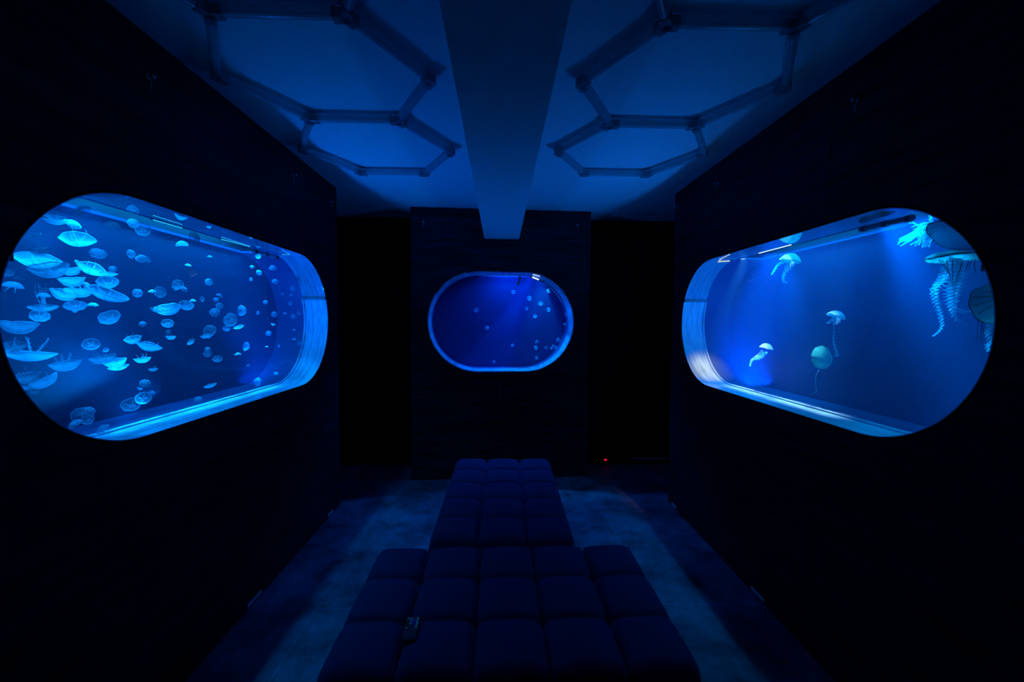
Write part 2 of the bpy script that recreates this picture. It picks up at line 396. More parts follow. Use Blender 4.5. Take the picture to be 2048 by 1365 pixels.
# ------------------------------------------------------------------ the three tanks
def obox(T, u0, u1, v0, v1, w0, w1):
    vs = [T.P(u, vv, ww) for u in (u0, u1) for vv in (v0, v1) for ww in (w0, w1)]
    return vs, [(0,1,3,2),(4,6,7,5),(0,4,5,1),(2,3,7,6),(0,2,6,4),(1,5,7,3)]
def build_tank(T, label, water_m, wlabel, seam, slot):
    s0, s1, sw0, sw1 = slot
    root = empty('jellyfish_tank', T.P((T.u0 + T.u1) / 2, T.v0, T.dep / 2))
    tag(root, label, 'aquarium')
    bpy.context.view_layer.update()
    inv = root.matrix_world.inverted()
    def part(name, VF, m, smooth=False):
        V, F = VF; return mesh(name, [inv @ Vector(p) for p in V], F, m, root, smooth)
    if seam < T.v1 - .1:
        part('lining', shell(T, 0.0, T.lin, .012, keep=lambda u, v: v > seam), M['lining2'])
        part('lining', shell(T, 0.0, T.lin, .012, keep=lambda u, v: v <= seam), M['lining'])
    else: part('lining', shell(T, 0.0, T.lin, .012), M['lining'])
    # raised bead around the lower half of the inner edge
    order = stadium(T, -.004)[::-1]; n = len(order)
    if seam < T.v1 - .1:
        s = next(i for i in range(n) if order[i][1] <= seam and order[i - 1][1] > seam); run = []
        for i in range(n):
            p = order[(s + i) % n]
            if p[1] > seam: break
            run.append(p)
    else: run = order + order[:1]
    part('edge_bead', tubedata([T.P(u, v, T.lin) for u, v in run], .008 if seam < T.v1 - .1 else .004, 8), M['lining'], True)
    # seam bars at both ends of the lining
    r = (T.v1 - T.v0) / 2; cv = (T.v0 + T.v1) / 2
    if seam < T.v1 - .1:
        uo = math.sqrt(max(r * r - (seam - cv) ** 2, 0))
        for ue in (T.u0 + r - uo + .004, T.u1 - r + uo - .004):
            part('seam_bar', obox(T, ue - .006, ue + .006, seam - .012, seam + .008, .004, T.lin), M['plastic_grey'])
    top = lambda u, v: not (v > T.v1 - (.08 if T.kind == 'C' else 1e-4) and s0 < u < s1)
    part('drum', merge([shell(T, T.lin, sw0, .012), shell(T, sw0, sw1, .012, keep=top), shell(T, sw1, T.dep, .012)]), M['drum'])
    part('back_panel', prism(T, stadium(T, .012), T.dep, T.dep + .012), M['back'])
    part('window_pane', prism(T, stadium(T, -.0005), .0, .006), M['glass'])
    hv0, hv1 = T.v1 + .012, T.v1 + .16
    part('lamp_hood', merge([obox(T, s0 - .05, s1 + .05, hv1, hv1 + .01, sw0 - .06, T.dep + .02), obox(T, s0 - .05, s1 + .05, hv0, hv1, sw0 - .07, sw0 - .06),
        obox(T, s0 - .05, s1 + .05, hv0, hv1, T.dep + .02, T.dep + .03), obox(T, s0 - .06, s0 - .05, hv0, hv1, sw0 - .06, T.dep + .02),
        obox(T, s1 + .05, s1 + .06, hv0, hv1, sw0 - .06, T.dep + .02),
        obox(T, s0 - .05, s1 + .05, hv0 - .011, hv0 - .001, sw0 - .07, sw0 - .004)]), M['plastic_black'])
    # the water, in one closed body
    V, F = prism(T, stadium(T, -.003), .009, T.dep - .003)
    wt = mesh('tank_water', V, F, water_m); tag(wt, wlabel, 'water', kind='stuff')
    return root
build_tank(TL, 'long capsule-shaped aquarium in the left wall, crowded with moon jellyfish', M['water_L'], 'clear blue water filling the left wall aquarium', .170, (1.60, 2.85, .20, .37))
build_tank(TR, 'long capsule-shaped aquarium in the right wall holding a few sea nettles', M['water_R'], 'vivid blue water filling the right wall aquarium', .175, (1.63, 2.88, .20, .37))
build_tank(TC, 'small capsule-shaped aquarium in the dark pier at the end of the room', M['water_C'], 'deep blue water filling the aquarium of the end pier', .474, (-.2, .48, .225, .37))
#PART2
# ------------------------------------------------------------------ jellyfish shapes
def ray(px, py): return RIGHT * ((px - 1024) / FPX) + FWD - UP * ((py - 682.5) / FPX)
def at(px, py, T, wd):
    """point of the tank at depth wd behind the window that the photo shows at px, py; also metres per pixel there"""
    d = ray(px, py)
    if T.kind == 'L': t = (XL - wd) / d.x
    elif T.kind == 'R': t = (XR + wd) / d.x
    else: t = (PC + N1 * wd).dot(N1) / d.dot(N1)
    return CAM + d * t, t / FPX
def wob(a, s): return noise.noise(Vector((math.cos(a) * 1.7 + s, math.sin(a) * 1.7, s * 3.1)))
def belldata(h, fold=0, seed=0, na=40, lobes=0, pw=2.2, ruf=.05):
    prof = []
    for i in range(11):
        r = math.sin(math.pi / 2 * i / 10); prof.append((r, h * (1 - r ** pw)))
    prof += [(1.0, -.05), (.965, -.07)]
    for i in range(8):
        r = .93 * math.cos(math.pi / 2 * (i + .4) / 8.4); prof.append((r, (h * .62) * (1 - (r / .95) ** 2.4)))
    V, F = [], []
    for (r, z) in prof:
        for k in range(na):
            a = 2 * math.pi * k / na; e = r ** 3
            rr = r * (1 + e * (ruf * wob(a, seed) * 2 + (.045 * abs(math.cos(a * lobes / 2)) if lobes else .015 * math.cos(8 * a))))
            x, y = rr * math.cos(a), rr * math.sin(a)
            zz = z + e * ruf * 2.2 * wob(a + 2, seed + 5) - fold * x * x * .8 + fold * .3 * y * abs(y)
            V.append((x * (1 - abs(fold) * .25), y, zz))
    m = len(prof)
    for i in range(m - 1):
        for k in range(na): F.append((i*na + k, i*na + (k+1) % na, (i+1)*na + (k+1) % na, (i+1)*na + k))
    F.append(tuple(range(na))[::-1]); F.append(tuple((m-1)*na + k for k in range(na)))
    return V, F
def rimdata(h, fold, seed, lobes=0, ruf=.05, tr=.032, na=48):
    pts = []
    for k in range(na + 1):
        a = 2 * math.pi * k / na
        rr = 1.0 * (1 + ruf * wob(a, seed) * 2 + (.045 * abs(math.cos(a * lobes / 2)) if lobes else .015 * math.cos(8 * a)))
        x, y = rr * math.cos(a), rr * math.sin(a)
        pts.append((x * (1 - abs(fold) * .25), y, -.03 + ruf * 2.2 * wob(a + 2, seed + 5) - fold * x * x * .8 + fold * .3 * y * abs(y)))
    return tubedata(pts, tr, 6, cap=False)
def gonaddata(k, h, fold):
    c = math.pi / 4 + k * math.pi / 2; pts = []
    for i in range(13):
        a = c + math.pi + (i / 12 - .5) * 4.6
        x, y = .30 * math.cos(c) + .17 * math.cos(a), .30 * math.sin(c) + .17 * math.sin(a)
        pts.append((x, y, h * .66 - fold * x * x * .8))
    return tubedata(pts, .036, 6)
def ribbon(pts, wid, wave=.12, amp=.35, cols=5, seed=0):
    """ruffled band along pts (list of Vector), wid = list of half widths"""
    V, F = [], []; s = 0; prev = pts[0]; ref = Vector((.3, .9, .2))
    for i, p in enumerate(pts):
        t = (pts[min(i + 1, len(pts) - 1)] - pts[max(0, i - 1)]).normalized(); s += (p - prev).length; prev = p
        a = t.cross(ref)
        a = a.normalized() if a.length > 1e-6 else Vector((1, 0, 0)); b = t.cross(a)
        for c in range(cols):
            f = c / (cols - 1) * 2 - 1; ph = s / wave * 2 * math.pi + 2.6 * noise.noise(Vector((s / wave * .6, f * 1.5, seed * 3.7)))
            k = wid[i] * (.70 + .42 * abs(math.sin(ph * .5 + (1.1 if f > 0 else 0) + seed)))
            V.append(p + a * f * k + b * (math.sin(ph + f * 2.2 + seed) * amp * wid[i] * (abs(f) + .1)) + t * (math.cos(ph + f * 4) * .08 * wid[i] * abs(f)))
    for i in range(len(pts) - 1):
        for c in range(cols - 1):
            q = i * cols + c; F.append((q, q + 1, q + cols + 1, q + cols))
    return V, F
def armdata(k, h, ln, seed, splay=.45):
    rnd = random.Random(seed * 7 + k); c = k * math.pi / 2 + .3; pts = []; wd = []
    tw = rnd.uniform(-.5, .5)
    for i in range(22):
        s = i / 21; r = .10 + splay * math.sin(s * 1.5) + .12 * math.sin(s * 5 + seed) * s
        a = c + tw * s
        pts.append(Vector((r * math.cos(a), r * math.sin(a), h * .45 - s * ln))); wd.append(.10 * (1 - s) ** .5 + .014)
    return ribbon(pts, wd, .16, .5, 4, seed)
VAR = {'cap': (.66, 0, 1), 'flat': (.42, .10, 2), 'deep': (.82, 0, 3), 'fold': (.50, .34, 4), 'disc': (.38, 0, 5)}
MESH = {}
def me_of(key, data, mats, smooth=True, idx=None):
    if key in MESH: return MESH[key]
    me = bpy.data.meshes.new(key); V, F = data; me.from_pydata([tuple(v) for v in V], [], F)
    for m in mats: me.materials.append(m)
    for i, p in enumerate(me.polygons):
        p.use_smooth = smooth
        if idx: p.material_index = idx(i)
    MESH[key] = me; return me
def child(name, me, root):
    o = bpy.data.objects.new(name, me); C.objects.link(o); o.parent = root; return o
def orient(a, roll):
    a = a.normalized(); x = FWD.cross(a)
    if x.length < .05: x = RIGHT.cross(a)
    x.normalize(); y = a.cross(x); m = Matrix((x, y, a)).transposed()
    return m @ Matrix.Rotation(roll, 3, 'Z')
def axis(th, ph, p=None):
    th, ph = math.radians(th), math.radians(ph)
    v = FWD if p is None or abs(ph) < .75 else (p - CAM).normalized()
    return (RIGHT * math.sin(th) + UP * math.cos(th)) * math.cos(ph) - v * math.sin(ph)
def moon(i, T, px, py, d, th, ph, var, label, wd=None, arm=None, group=None, big=True):
    h, fold, seed = VAR[var]
    if wd is None: wd = .055 + .27 * ((i * .618034) % 1)
    p, mpp = at(px, py, T, wd)
    sc_ = d / 2 * mpp / (1.03 if fold == 0 else .95)
    if abs(ph) > 43: sc_ *= .5 + .5 * (p - CAM).normalized().dot(FWD)
    ax = axis(th, ph, p); R = orient(ax, i * 1.3 if fold == 0 else (.5 + (i % 3) * .2)); p = p - ax * (h * .4 * sc_)
    pale = 'faint' in label or 'see-through' in label
    if big:
        root = empty('moon_jellyfish')
        child('bell', me_of('bell_' + var + ('f' if pale else ''), belldata(h, fold, seed, pw=2.2 if fold else 3.0), [M['faint'] if pale else M['bell']]), root)
        child('margin', me_of('margin_' + var, rimdata(h, fold, seed), [M['rim']]), root)
        for k in range(4): child('gonad', me_of('gonad_%s_%d' % (var, k), gonaddata(k, h, fold), [M['gonad']]), root)
        ln = arm if arm is not None else (.75 if i % 2 else .5)
        if ln: 
            for k in range(4): child('oral_arm', me_of('oral_arm_%s_%d_%.2f' % (var, k, ln), armdata(k, h, ln, seed + k, .5 if ln < 1.2 else .25), [M['arm']]), root)
    else:
        b = belldata(h, fold, seed, 28); r = rimdata(h, fold, seed, na=28); g = [gonaddata(k, h, fold) for k in range(4)]; ar = [armdata(k, h, .5, seed, .4) for k in (0, 2)]
        nb, nr, ng = len(b[1]), len(r[1]), sum(len(q[1]) for q in g)
        root = bpy.data.objects.new('moon_jellyfish', me_of('small_' + var, merge([b, r] + g + ar), [M['bell'], M['rim'], M['gonad'], M['arm']], True,
               lambda q: 0 if q < nb else 1 if q < nb + nr else 2 if q < nb + nr + ng else 3)); C.objects.link(root)
    root.matrix_world = Matrix.Translation(p) @ R.to_4x4() @ Matrix.Diagonal((sc_, sc_, sc_, 1))
    tag(root, label, 'jellyfish', group or 'moon jellyfish in the left aquarium')
    return root

G = 'moon jellyfish in the left aquarium'
#  x, y, width, apex direction in degrees (0 up, 90 right), tilt to the viewer, shape, label
LEFT = [
(163,419,30,-35,20,'cap','bright ribbed moon jellyfish topmost at the left, just under the light line'),
(109,441,38,178,5,'cap','glowing bowl-like jellyfish near the window rim, left of the topmost ribbed one'),
(84,434,15,200,0,'flat','dim sliver of a jellyfish against the upper left window rim'),
(147,446,26,42,5,'flat','thin tilted jellyfish right below the topmost ribbed one'),
(68,473,29,183,-35,'disc','faint flat oval jellyfish alone by the upper left rim'),
(224.5,448,25,3,0,'cap','upright dome jellyfish with three hanging arms beneath the bright light line'),
(267,446,19,75,35,'cap','small oval jellyfish touching the upper left of a larger see-through disc'),
(287,460,29,120,60,'disc','see-through disc jellyfish right of the small oval one, below the light line'),
(158,485,48,160,5,'fold','big bright lopsided jellyfish with curled arms, in the upper left of the swarm'),
(80,503.5,31,180,-28,'deep','round bowl jellyfish with arms sticking up, above the brightest pile'),
(196,509,31,185,-50,'disc','ringed oval jellyfish between the lopsided one and the small round one'),
(264,508,17,90,5,'cap','narrow upright jellyfish like a half moon, left of a twin-lobed one'),
(283,516,22,-10,50,'deep','dim heart-like jellyfish with a smaller one stuck to its right'),
(297.5,519,12,75,0,'cap','small pointed jellyfish stuck to the right side of the heart-like one'),
(77,527,62,172,0,'fold','broad bright jellyfish at the top left of the bright pile, tilted down to the right'),
(101,543,58,161,0,'cap','large bright crescent jellyfish rising to the right, lowest left in the bright pile'),
(143,543,34,172,-15,'deep','bright cup jellyfish in the middle of the pile, between two wide crescents'),
(181,542,46,206,0,'fold','bright crescent jellyfish sloping down to the right, at the right of the pile'),
(217,550,26,178,0,'flat','thin flat jellyfish tucked beside the right end of the bright pile'),
(225.5,538,14,-20,75,'disc','small round jellyfish hovering above the thin flat one at the pile end'),
(145,564,41,180,-12,'deep','wide boat-like jellyfish with a bright rim, just below the cup of the pile'),
(215.6,567,40,172,-45,'cap','large oval jellyfish with a thick bright rim, right of the boat-like one'),
(174,570,14,60,0,'cap','tiny half moon jellyfish between the boat-like and the thick-rimmed one'),
(37.6,556,16,2,0,'cap','small upright dome jellyfish above a larger dome at the left edge'),
(26,570,32,8,0,'cap','larger upright dome jellyfish with curling arms at the left window edge'),
(13,547,22,150,20,'disc','jellyfish half cut off by the left window edge, above the domes'),
(87,579.5,18,-5,0,'cap','small dome jellyfish stacked on another dome with two long trailing arms'),
(87,590,21,0,0,'cap','dome jellyfish with two long straight arms reaching down to a flat one'),
(87,618,41,172,0,'flat','flat jellyfish that the two long straight arms touch from above'),
(79,634,35,187,-52,'disc','oval ringed jellyfish right under the flat one at the left'),
(128,591,42,200,0,'deep','deep bright bowl jellyfish overlapping a wider one on its right'),
(158,586,48,177,-5,'cap','wide bright jellyfish behind the deep bowl, below the boat-like one'),
(213.6,592.5,62,205,0,'flat','very long thin jellyfish sloping down to the right with one curled arm'),
(151,614,34,206,-28,'disc','tilted oval jellyfish with rings, below the deep and the wide bowls'),
(150,624,9,182,0,'cap','tiny jellyfish right under the tilted ringed oval'),
(186,609,17,0,0,'cap','small neat dome jellyfish facing up, under the very long thin one'),
(221,638,36,133,10,'cap','half disc jellyfish leaning to the lower right, alone in dark water'),
(276,586.6,17,88,28,'cap','small upright oval jellyfish trailing arms to the left, mid height'),
(304.6,582,13,-10,0,'cap','tiny mushroom-like jellyfish left of an upright oval ring'),
(321,584.6,25,80,45,'disc','upright oval ring jellyfish right of the tiny mushroom-like one'),
(37.6,655,56,186,0,'deep','huge bowl jellyfish with a hooked arm at the left edge, mid height'),
(27,699,40,148,0,'fold','jellyfish cut by the left window edge, rising to the right over a long flat one'),
(61,714,70,182,0,'flat','longest flat jellyfish with two tall arms standing on it, lower left'),
(131.5,733,48,164,0,'cap','bright hull-like jellyfish with two stubby arms up, alone at the lower left'),
(57,757,40,180,-15,'deep','bowl jellyfish under the longest flat one, with two thin arms rising'),
(89,765,49,157,-22,'cap','wide jellyfish rising to the right, beside the bowl at the lower left'),
(47,775,24,205,10,'cap','wedge of a jellyfish cut by the lower left window edge'),
(69,784,17,180,55,'disc','faint little jellyfish hanging below the wide rising one'),
(182,690,31,170,60,'disc','round see-through jellyfish with one stubby arm at its top left'),
(207.7,720,40,163,0,'cap','bright jellyfish with curly arms on the left, first of three in a row'),
(231.4,727,38,160,0,'cap','smooth bright jellyfish in the middle of a descending row of three'),
(238,737,30,160,0,'flat','thin jellyfish, lowest of the descending row of three'),
(190,734.7,17,0,80,'disc','small round jellyfish with a ring, just left of the row of three'),
(212.6,701,10,120,20,'deep','tiny blob of a jellyfish above the curly arms of the row of three'),
(267,681,28,180,-22,'deep','horned bowl jellyfish with two little arms up, right of the round see-through one'),
(298.7,697,38,190,0,'fold','bright ragged jellyfish below and right of the horned bowl'),
(285,721,27,168,0,'cap','bowl jellyfish with bent arms up, below the bright ragged one'),
(306.6,740,16,174,0,'cap','little tilted jellyfish below the bowl with bent arms'),
(285,648,13,0,65,'disc','tiny round jellyfish above the horned bowl'),
(335,648,23,186,-55,'disc','oval ringed jellyfish right below the large boat with a thick rim'),
(337.3,664,10,0,80,'disc','tiny ring jellyfish on top of a small cup, centre left'),
(341.4,676,17,180,0,'deep','small cup jellyfish directly under the tiny ring'),
(289.8,767,19,30,70,'disc','round jellyfish with a smaller one at its lower left, lower part of the tank'),
(279,778,10,200,20,'deep','tiny jellyfish stuck to the lower left of a round one'),
(287,798,30,150,55,'disc','see-through oval jellyfish at the upper end of a long double one'),
(263,812,36,150,50,'cap','large see-through jellyfish forming the lower end of the long double one'),
(302.6,787,12,0,80,'disc','tiny round jellyfish at the top right tip of the long double one'),
(164,828,40,0,55,'disc','large faint jellyfish at the bottom left with others clinging to it'),
(181,821,18,60,10,'cap','small jellyfish on the upper right of the large faint one at the bottom'),
(148,847.5,25,-42,15,'cap','jellyfish on the lower left of the large faint one at the bottom'),
(177,841.5,20,110,25,'deep','jellyfish on the lower right of the large faint one at the bottom'),
(203.7,857,24,-48,10,'cap','faint half disc jellyfish resting on the left start of the glowing sill'),
(334,829.6,10,-40,0,'cap','tiny jellyfish peeping over the middle of the glowing sill'),
(391.5,475.5,24,88,5,'cap','white-lit upright jellyfish directly under the brightest light spot'),
(362,486,22,-20,0,'fold','white-lit jellyfish with a bright tail left of the upright white one'),
(451,488,12,0,0,'cap','dim dome jellyfish under the right half of the light line'),
(419.7,513,9,8,0,'cap','tiny mushroom jellyfish in dark water under the light line'),
(375.8,530,11,0,0,'cap','small dome jellyfish below the two white-lit ones'),
(359,571,22,100,0,'fold','spiky bright jellyfish with arms to the left, above the large boat'),
(369.6,578,13,60,10,'cap','small oval jellyfish touching the right of the spiky bright one'),
(418,564,15,0,80,'disc','round jellyfish with four clear rings, alone right of the spiky pair'),
(440,591,12,40,0,'deep','bean-like jellyfish at the top of a chain of four'),
(432,599.5,10,20,60,'disc','tiny ring jellyfish, second in the chain of four'),
(439,612,14,0,75,'disc','round jellyfish, third in the chain of four'),
(429.6,625,19,0,80,'disc','largest round jellyfish at the bottom of the chain of four'),
(385.5,601,11,0,0,'deep','small mushroom jellyfish above a slanted bean-like one'),
(406,599,11,92,0,'cap','small half moon jellyfish left of the chain of four'),
(372,613,25,225,-28,'cap','slanted bean-like jellyfish right of the large boat'),
(337,621,44,186,-24,'cap','large boat jellyfish with a thick bright rim at the centre of the tank'),
(310.3,622,17,210,0,'flat','small leaf-like jellyfish on the left tip of the large boat'),
(486,621.7,22,92,0,'cap','tall narrow jellyfish pointing up, right of the chain of four'),
(463.6,641,27,100,25,'cap','upright oval jellyfish joined to a smaller one at its foot'),
(454,658.5,14,140,30,'deep','smaller jellyfish at the foot of the upright oval'),
(478,656,18,155,0,'flat','small banana-like jellyfish right of the joined pair'),
(424,664,27,95,0,'fold','bright ragged jellyfish facing left, between the ovals and the boat'),
(411,673.7,18,160,0,'cap','smooth jellyfish tucked under the bright ragged one on its left'),
(383,685,14,120,0,'flat','small thin curved jellyfish below and left of the ragged one'),
(415,708.5,16,180,65,'disc','round jellyfish forming the lower half of a figure eight'),
(415,699,10,0,80,'disc','little ring jellyfish forming the upper half of a figure eight'),
(435,719,18,180,55,'disc','oval jellyfish lower right of the figure eight'),
(494,693.6,18,100,0,'cap','upright curved jellyfish with two bristles, lower right of the swarm'),
(475.4,708,13,-12,0,'cap','small cap jellyfish left of the upright curved one'),
(496.6,731,8,0,0,'cap','tiny mushroom jellyfish low at the right, above the faint glass line'),
(516.4,626,7,100,0,'deep','tiny speck-like jellyfish right of the tall narrow one'),
(517,514,11,140,45,'cap','bright small jellyfish under the dark pipe end at the top right'),
(504,534,8,0,70,'disc','faint tiny round jellyfish left of the bright heart-like one'),
(518.9,545,12,40,60,'deep','bright small heart-like jellyfish below the dark pipe end'),
(545.7,535,15,-5,45,'deep','egg-like jellyfish with a knob on top, near the far end'),
(502.6,559,7,95,20,'deep','tiny oval jellyfish with a short tail near the far end'),
(550.5,562,13,10,50,'deep','egg-like jellyfish directly below the knobbed one'),
(586.4,577,10,90,30,'deep','small oval jellyfish closest to the far curved lining, above the seam'),
(564.7,588,5,0,0,'cap','tiny dot jellyfish left of the seam in the far lining'),
(582,590,5,0,0,'deep','tiny dot jellyfish just left of the far lining at seam height'),
(531,604.6,9,0,75,'disc','small ring jellyfish midway between the swarm and the far lining'),
(582,607,8,80,20,'fold','small split jellyfish beside the top of the bright lining edge'),
(549,629,12,85,45,'disc','oval ring jellyfish left of three tiny ones by the far lining'),
(569.6,627,7,10,0,'cap','tiny ragged jellyfish between the oval ring and the far lining'),
(587.6,633,10,85,40,'disc','small dim oval jellyfish near the bright lining edge'),
(599,626,9,95,30,'disc','dim oval jellyfish closest to the bright lining edge'),
(546,649.4,9,190,0,'deep','bright little curl of a jellyfish below the oval ring'),
(537,667,11,0,78,'disc','round jellyfish with clear rings, right side of the tank below mid height'),
(587.6,660,6,0,0,'cap','tiny dot jellyfish above the one with a trailing thread'),
(588,678.6,8,0,0,'cap','tiny dome jellyfish with a trailing thread by the far lining'),
(533.4,693.5,6,0,0,'cap','tiny pear-like jellyfish below the round one with clear rings'),
(558,692.6,5,90,0,'cap','barely visible dot jellyfish between the pear-like one and the far lining'),
(600,687.5,9,60,40,'disc','faint jellyfish overlapping the bright lining edge'),
(552,747,8,0,50,'disc','faint jellyfish above the far bottom corner of the tank'),
(516.6,764.4,16,88,10,'flat','leaf-like upright jellyfish above the far end of the glowing sill'),
(421.4,773,21,155,0,'flat','bright boat-like sliver of a jellyfish low in the middle'),
(396.3,799.5,15,0,70,'disc','round jellyfish with a curl, just above the glowing sill'),
(420.6,807,11,-5,0,'cap','small jellyfish peeping over the sill right of the curled round one'),
(530.8,779,8,0,0,'cap','tiny jellyfish touching the far end of the glowing sill'),
]
for i, (x, y, d, th, ph, var, lab) in enumerate(LEFT):
    wd = None
    wd = {9: .11, 14: .27, 21: .30, 31: .21, 32: .09}.get(i)
    if x > 575: wd = .18
    elif x > 540: wd = .21
    elif x > 500: wd = .19 + .10 * ((i * .618) % 1)
    if y > 820 or y < 425: wd = .09 + .1 * ((i * .618) % 1)
    if x > 500 and y > 740: wd = .185
    if 'large faint' in lab: wd = {67: .14, 68: .20, 69: .24, 70: .17}.get(i, wd)
    if i == 71: wd = .12
    moon(i, TL, x, y, d, th, ph, var, lab, wd, big=d >= 14, arm=(2.4 if 'long straight arms' in lab else 1.1 if ('arms' in lab) else None))

G2 = 'little jellyfish in the end pier aquarium'
CENTRE = [
(1026.7,583.6,8,'dim round dot jellyfish at the edge of the light beam, upper middle'),
(1058.7,597,9,'bright round jellyfish inside the beam, upper of the two brightest'),
(1081.3,607,9,'bright round jellyfish inside the beam, lower right of the two brightest'),
(1097,582.6,8,'round jellyfish below the lamp glare, upper right'),
(1116.4,584.3,8,'jellyfish against the ribbed upper right lining'),
(1053.7,617.6,6,'tiny narrow jellyfish under the upper bright one'),
(1097.8,620,8,'round jellyfish right of the tilted cross-like one'),
(1070,632.8,8,'cross-like jellyfish at the heart of the beam'),
(952.6,620.3,9,'lone round jellyfish in the dark left half, upper one'),
(974,656,8,'lone half round jellyfish in the dark left half, lower one'),
(1135,612.6,7,'jellyfish on the right lining, above the twin one'),
(1133,628.6,7,'jellyfish on the right lining at mid height'),
(1129.5,648.8,6,'small jellyfish just inside the right lining, below mid height'),
(1116.4,680.5,8,'round jellyfish at the lower right, above a tight trio'),
(1073.7,684.7,7,'upper of three jellyfish stacked in a column, lower right'),
(1072,696,8,'middle of three jellyfish stacked in a column, lower right'),
(1073,715.9,7,'lowest of three jellyfish stacked in a column, lower right'),
(1092.3,695.7,6,'dim jellyfish between the column and the tight trio'),
(1103,697,5,'left one of the tight trio by the lower right lining'),
(1106.6,692.5,5,'top one of the tight trio by the lower right lining'),
(1112,696,7,'right and largest of the tight trio by the lower right lining'),
(1024.9,691.3,6,'small jellyfish alone below the middle'),
(988,723.8,6,'tiny dome jellyfish near the bottom rim, left of middle'),
(1090,562.9,7,'white-lit jellyfish right at the lamp glare'),
(1048.6,557.8,4,'tiny jellyfish beside the pipe at the top'),
(1141,640.4,6,'jellyfish overlapping the right lining below mid height'),
(1006.8,735.6,4,'tiny speck of a jellyfish touching the bottom rim'),
]
for i, (x, y, d, lab) in enumerate(CENTRE):
    moon(i, TC, x, y, d * 1.05, (i * 77) % 360, 62 + (i % 3) * 9, 'disc' if i % 3 else 'deep', lab, .06 if x > 1128 or y > 730 else (.10 + .2 * ((i * .618) % 1)) if y > 570 else .12, group=G2, big=False)

# ------------------------------------------------------------------ sea nettles
def px_path(T, pts, wd, n=None):
    """smooth path through photo points at depth wd"""
    P = [at(x, y, T, wd if not isinstance(wd, (list, tuple)) else wd[k])[0] for k, (x, y) in enumerate(pts)]
    out = []; n = n or 10
    for i in range(len(P) - 1):
        p0, p1, p2, p3 = P[max(i-1, 0)], P[i], P[i+1], P[min(i+2, len(P)-1)]
        for j in range(n):
            t = j / n
            out.append(.5 * ((2*p1) + (p2-p0)*t + (2*p0-5*p1+4*p2-p3)*t*t + (3*p1-p0-3*p2+p3)*t**3))
    out.append(P[-1]); return out
def nettle(px, py, d, th, ph, wd, label, arms, tents, h=.55, mats=('nettle', 'nettle_dark', 'frill'), dark=14, lobes=32, pw=2.6):
    p, mpp = at(px, py, TR, wd); s = d / 2 * mpp
    root = empty('sea_nettle'); ax = axis(th, ph, p); R = orient(ax, .4)
    root.matrix_world = Matrix.Translation(p - ax * (h * .4 * s)) @ R.to_4x4(); inv = root.matrix_world.inverted()
    V, F = belldata(h, 0, px * .01, 96, lobes, pw, .05); o = mesh('bell', [Vector(v) * s for v in V], F, M[mats[0]], root, True)
    V, F = rimdata(h, 0, px * .01, lobes, .05, .02, 96); mesh('margin', [Vector(v) * s for v in V], F, M[mats[1]], root, True)
    for k in range(dark):
        a = 2 * math.pi * k / dark; pts = [Vector((math.cos(a) * r * s, math.sin(a) * r * s, s * (h * (1 - r ** pw)) + .0012)) for r in (.25, .45, .65, .82, .94)]
        V, F = tubedata(pts, [.0003 + .009 * s] * 5, 5); mesh('stripe', V, F, M[mats[1]], root, True)
    for (pts, w0, w1, dep, seed) in arms:
        P = px_path(TR, pts, dep); n = len(P); wv = 7 * mpp
        # finer sampling keeps the ruffles round
        Q = []
        for i in range(n - 1):
            for j in range(3): Q.append(P[i].lerp(P[i+1], j / 3))
        Q.append(P[-1]); n = len(Q)
        wid = [(w0 + (w1 - w0) * i / (n - 1)) * mpp / 2 for i in range(n)]
        V, F = ribbon(Q, wid, wv, .75, 9, seed)
        o = mesh('oral_arm', [inv @ v for v in V], F, M[mats[2]], root, True, recalc=False)
    for (pts, dep) in tents:
        P = px_path(TR, pts, dep, 6); n = len(P); V, F = tubedata(P, [mpp * (.75 - .45 * i / n) for i in range(n)], 5)
        mesh('tentacle', [inv @ v for v in V], F, M['tentacle' if mats[0] == 'nettle' else mats[2]], root, True)
    tag(root, label, 'jellyfish', 'sea nettles in the right aquarium'); return root
def fluff():
    rnd = random.Random(11); out = []
    ends = [(1790,490),(1806,489),(1818,492),(1828,486),(1838,496),(1842,492),(1812,474),(1822,466),(1848,498),(1832,478),(1856,494),(1826,458),(1800,483),(1836,470)]
    for k in range(30):
        sx, sy = 1869 + rnd.uniform(-5, 4), 450 + 18 * rnd.random(); ex, ey = ends[k % len(ends)]; ex += rnd.uniform(-3, 9); ey += rnd.uniform(-5, 3); q = []
        for j in range(5):
            t = j / 4; q.append((sx + (ex - sx) * t + rnd.uniform(-4, 4) * (0 < j), sy + (ey - sy) * t + rnd.uniform(-3.5, 3.5) * (0 < j) - 6 * math.sin(t * 3)))
        out.append((q, rnd.uniform(7, 12), rnd.uniform(1.5, 3), .19 + .11 * rnd.random(), k))
    out.append(([(1866,450),(1862,438),(1862,428)], 8, 5, .27, 40)); out.append(([(1846,462),(1836,452),(1826,446),(1818,447)], 7, 3, .24, 41))
    return out
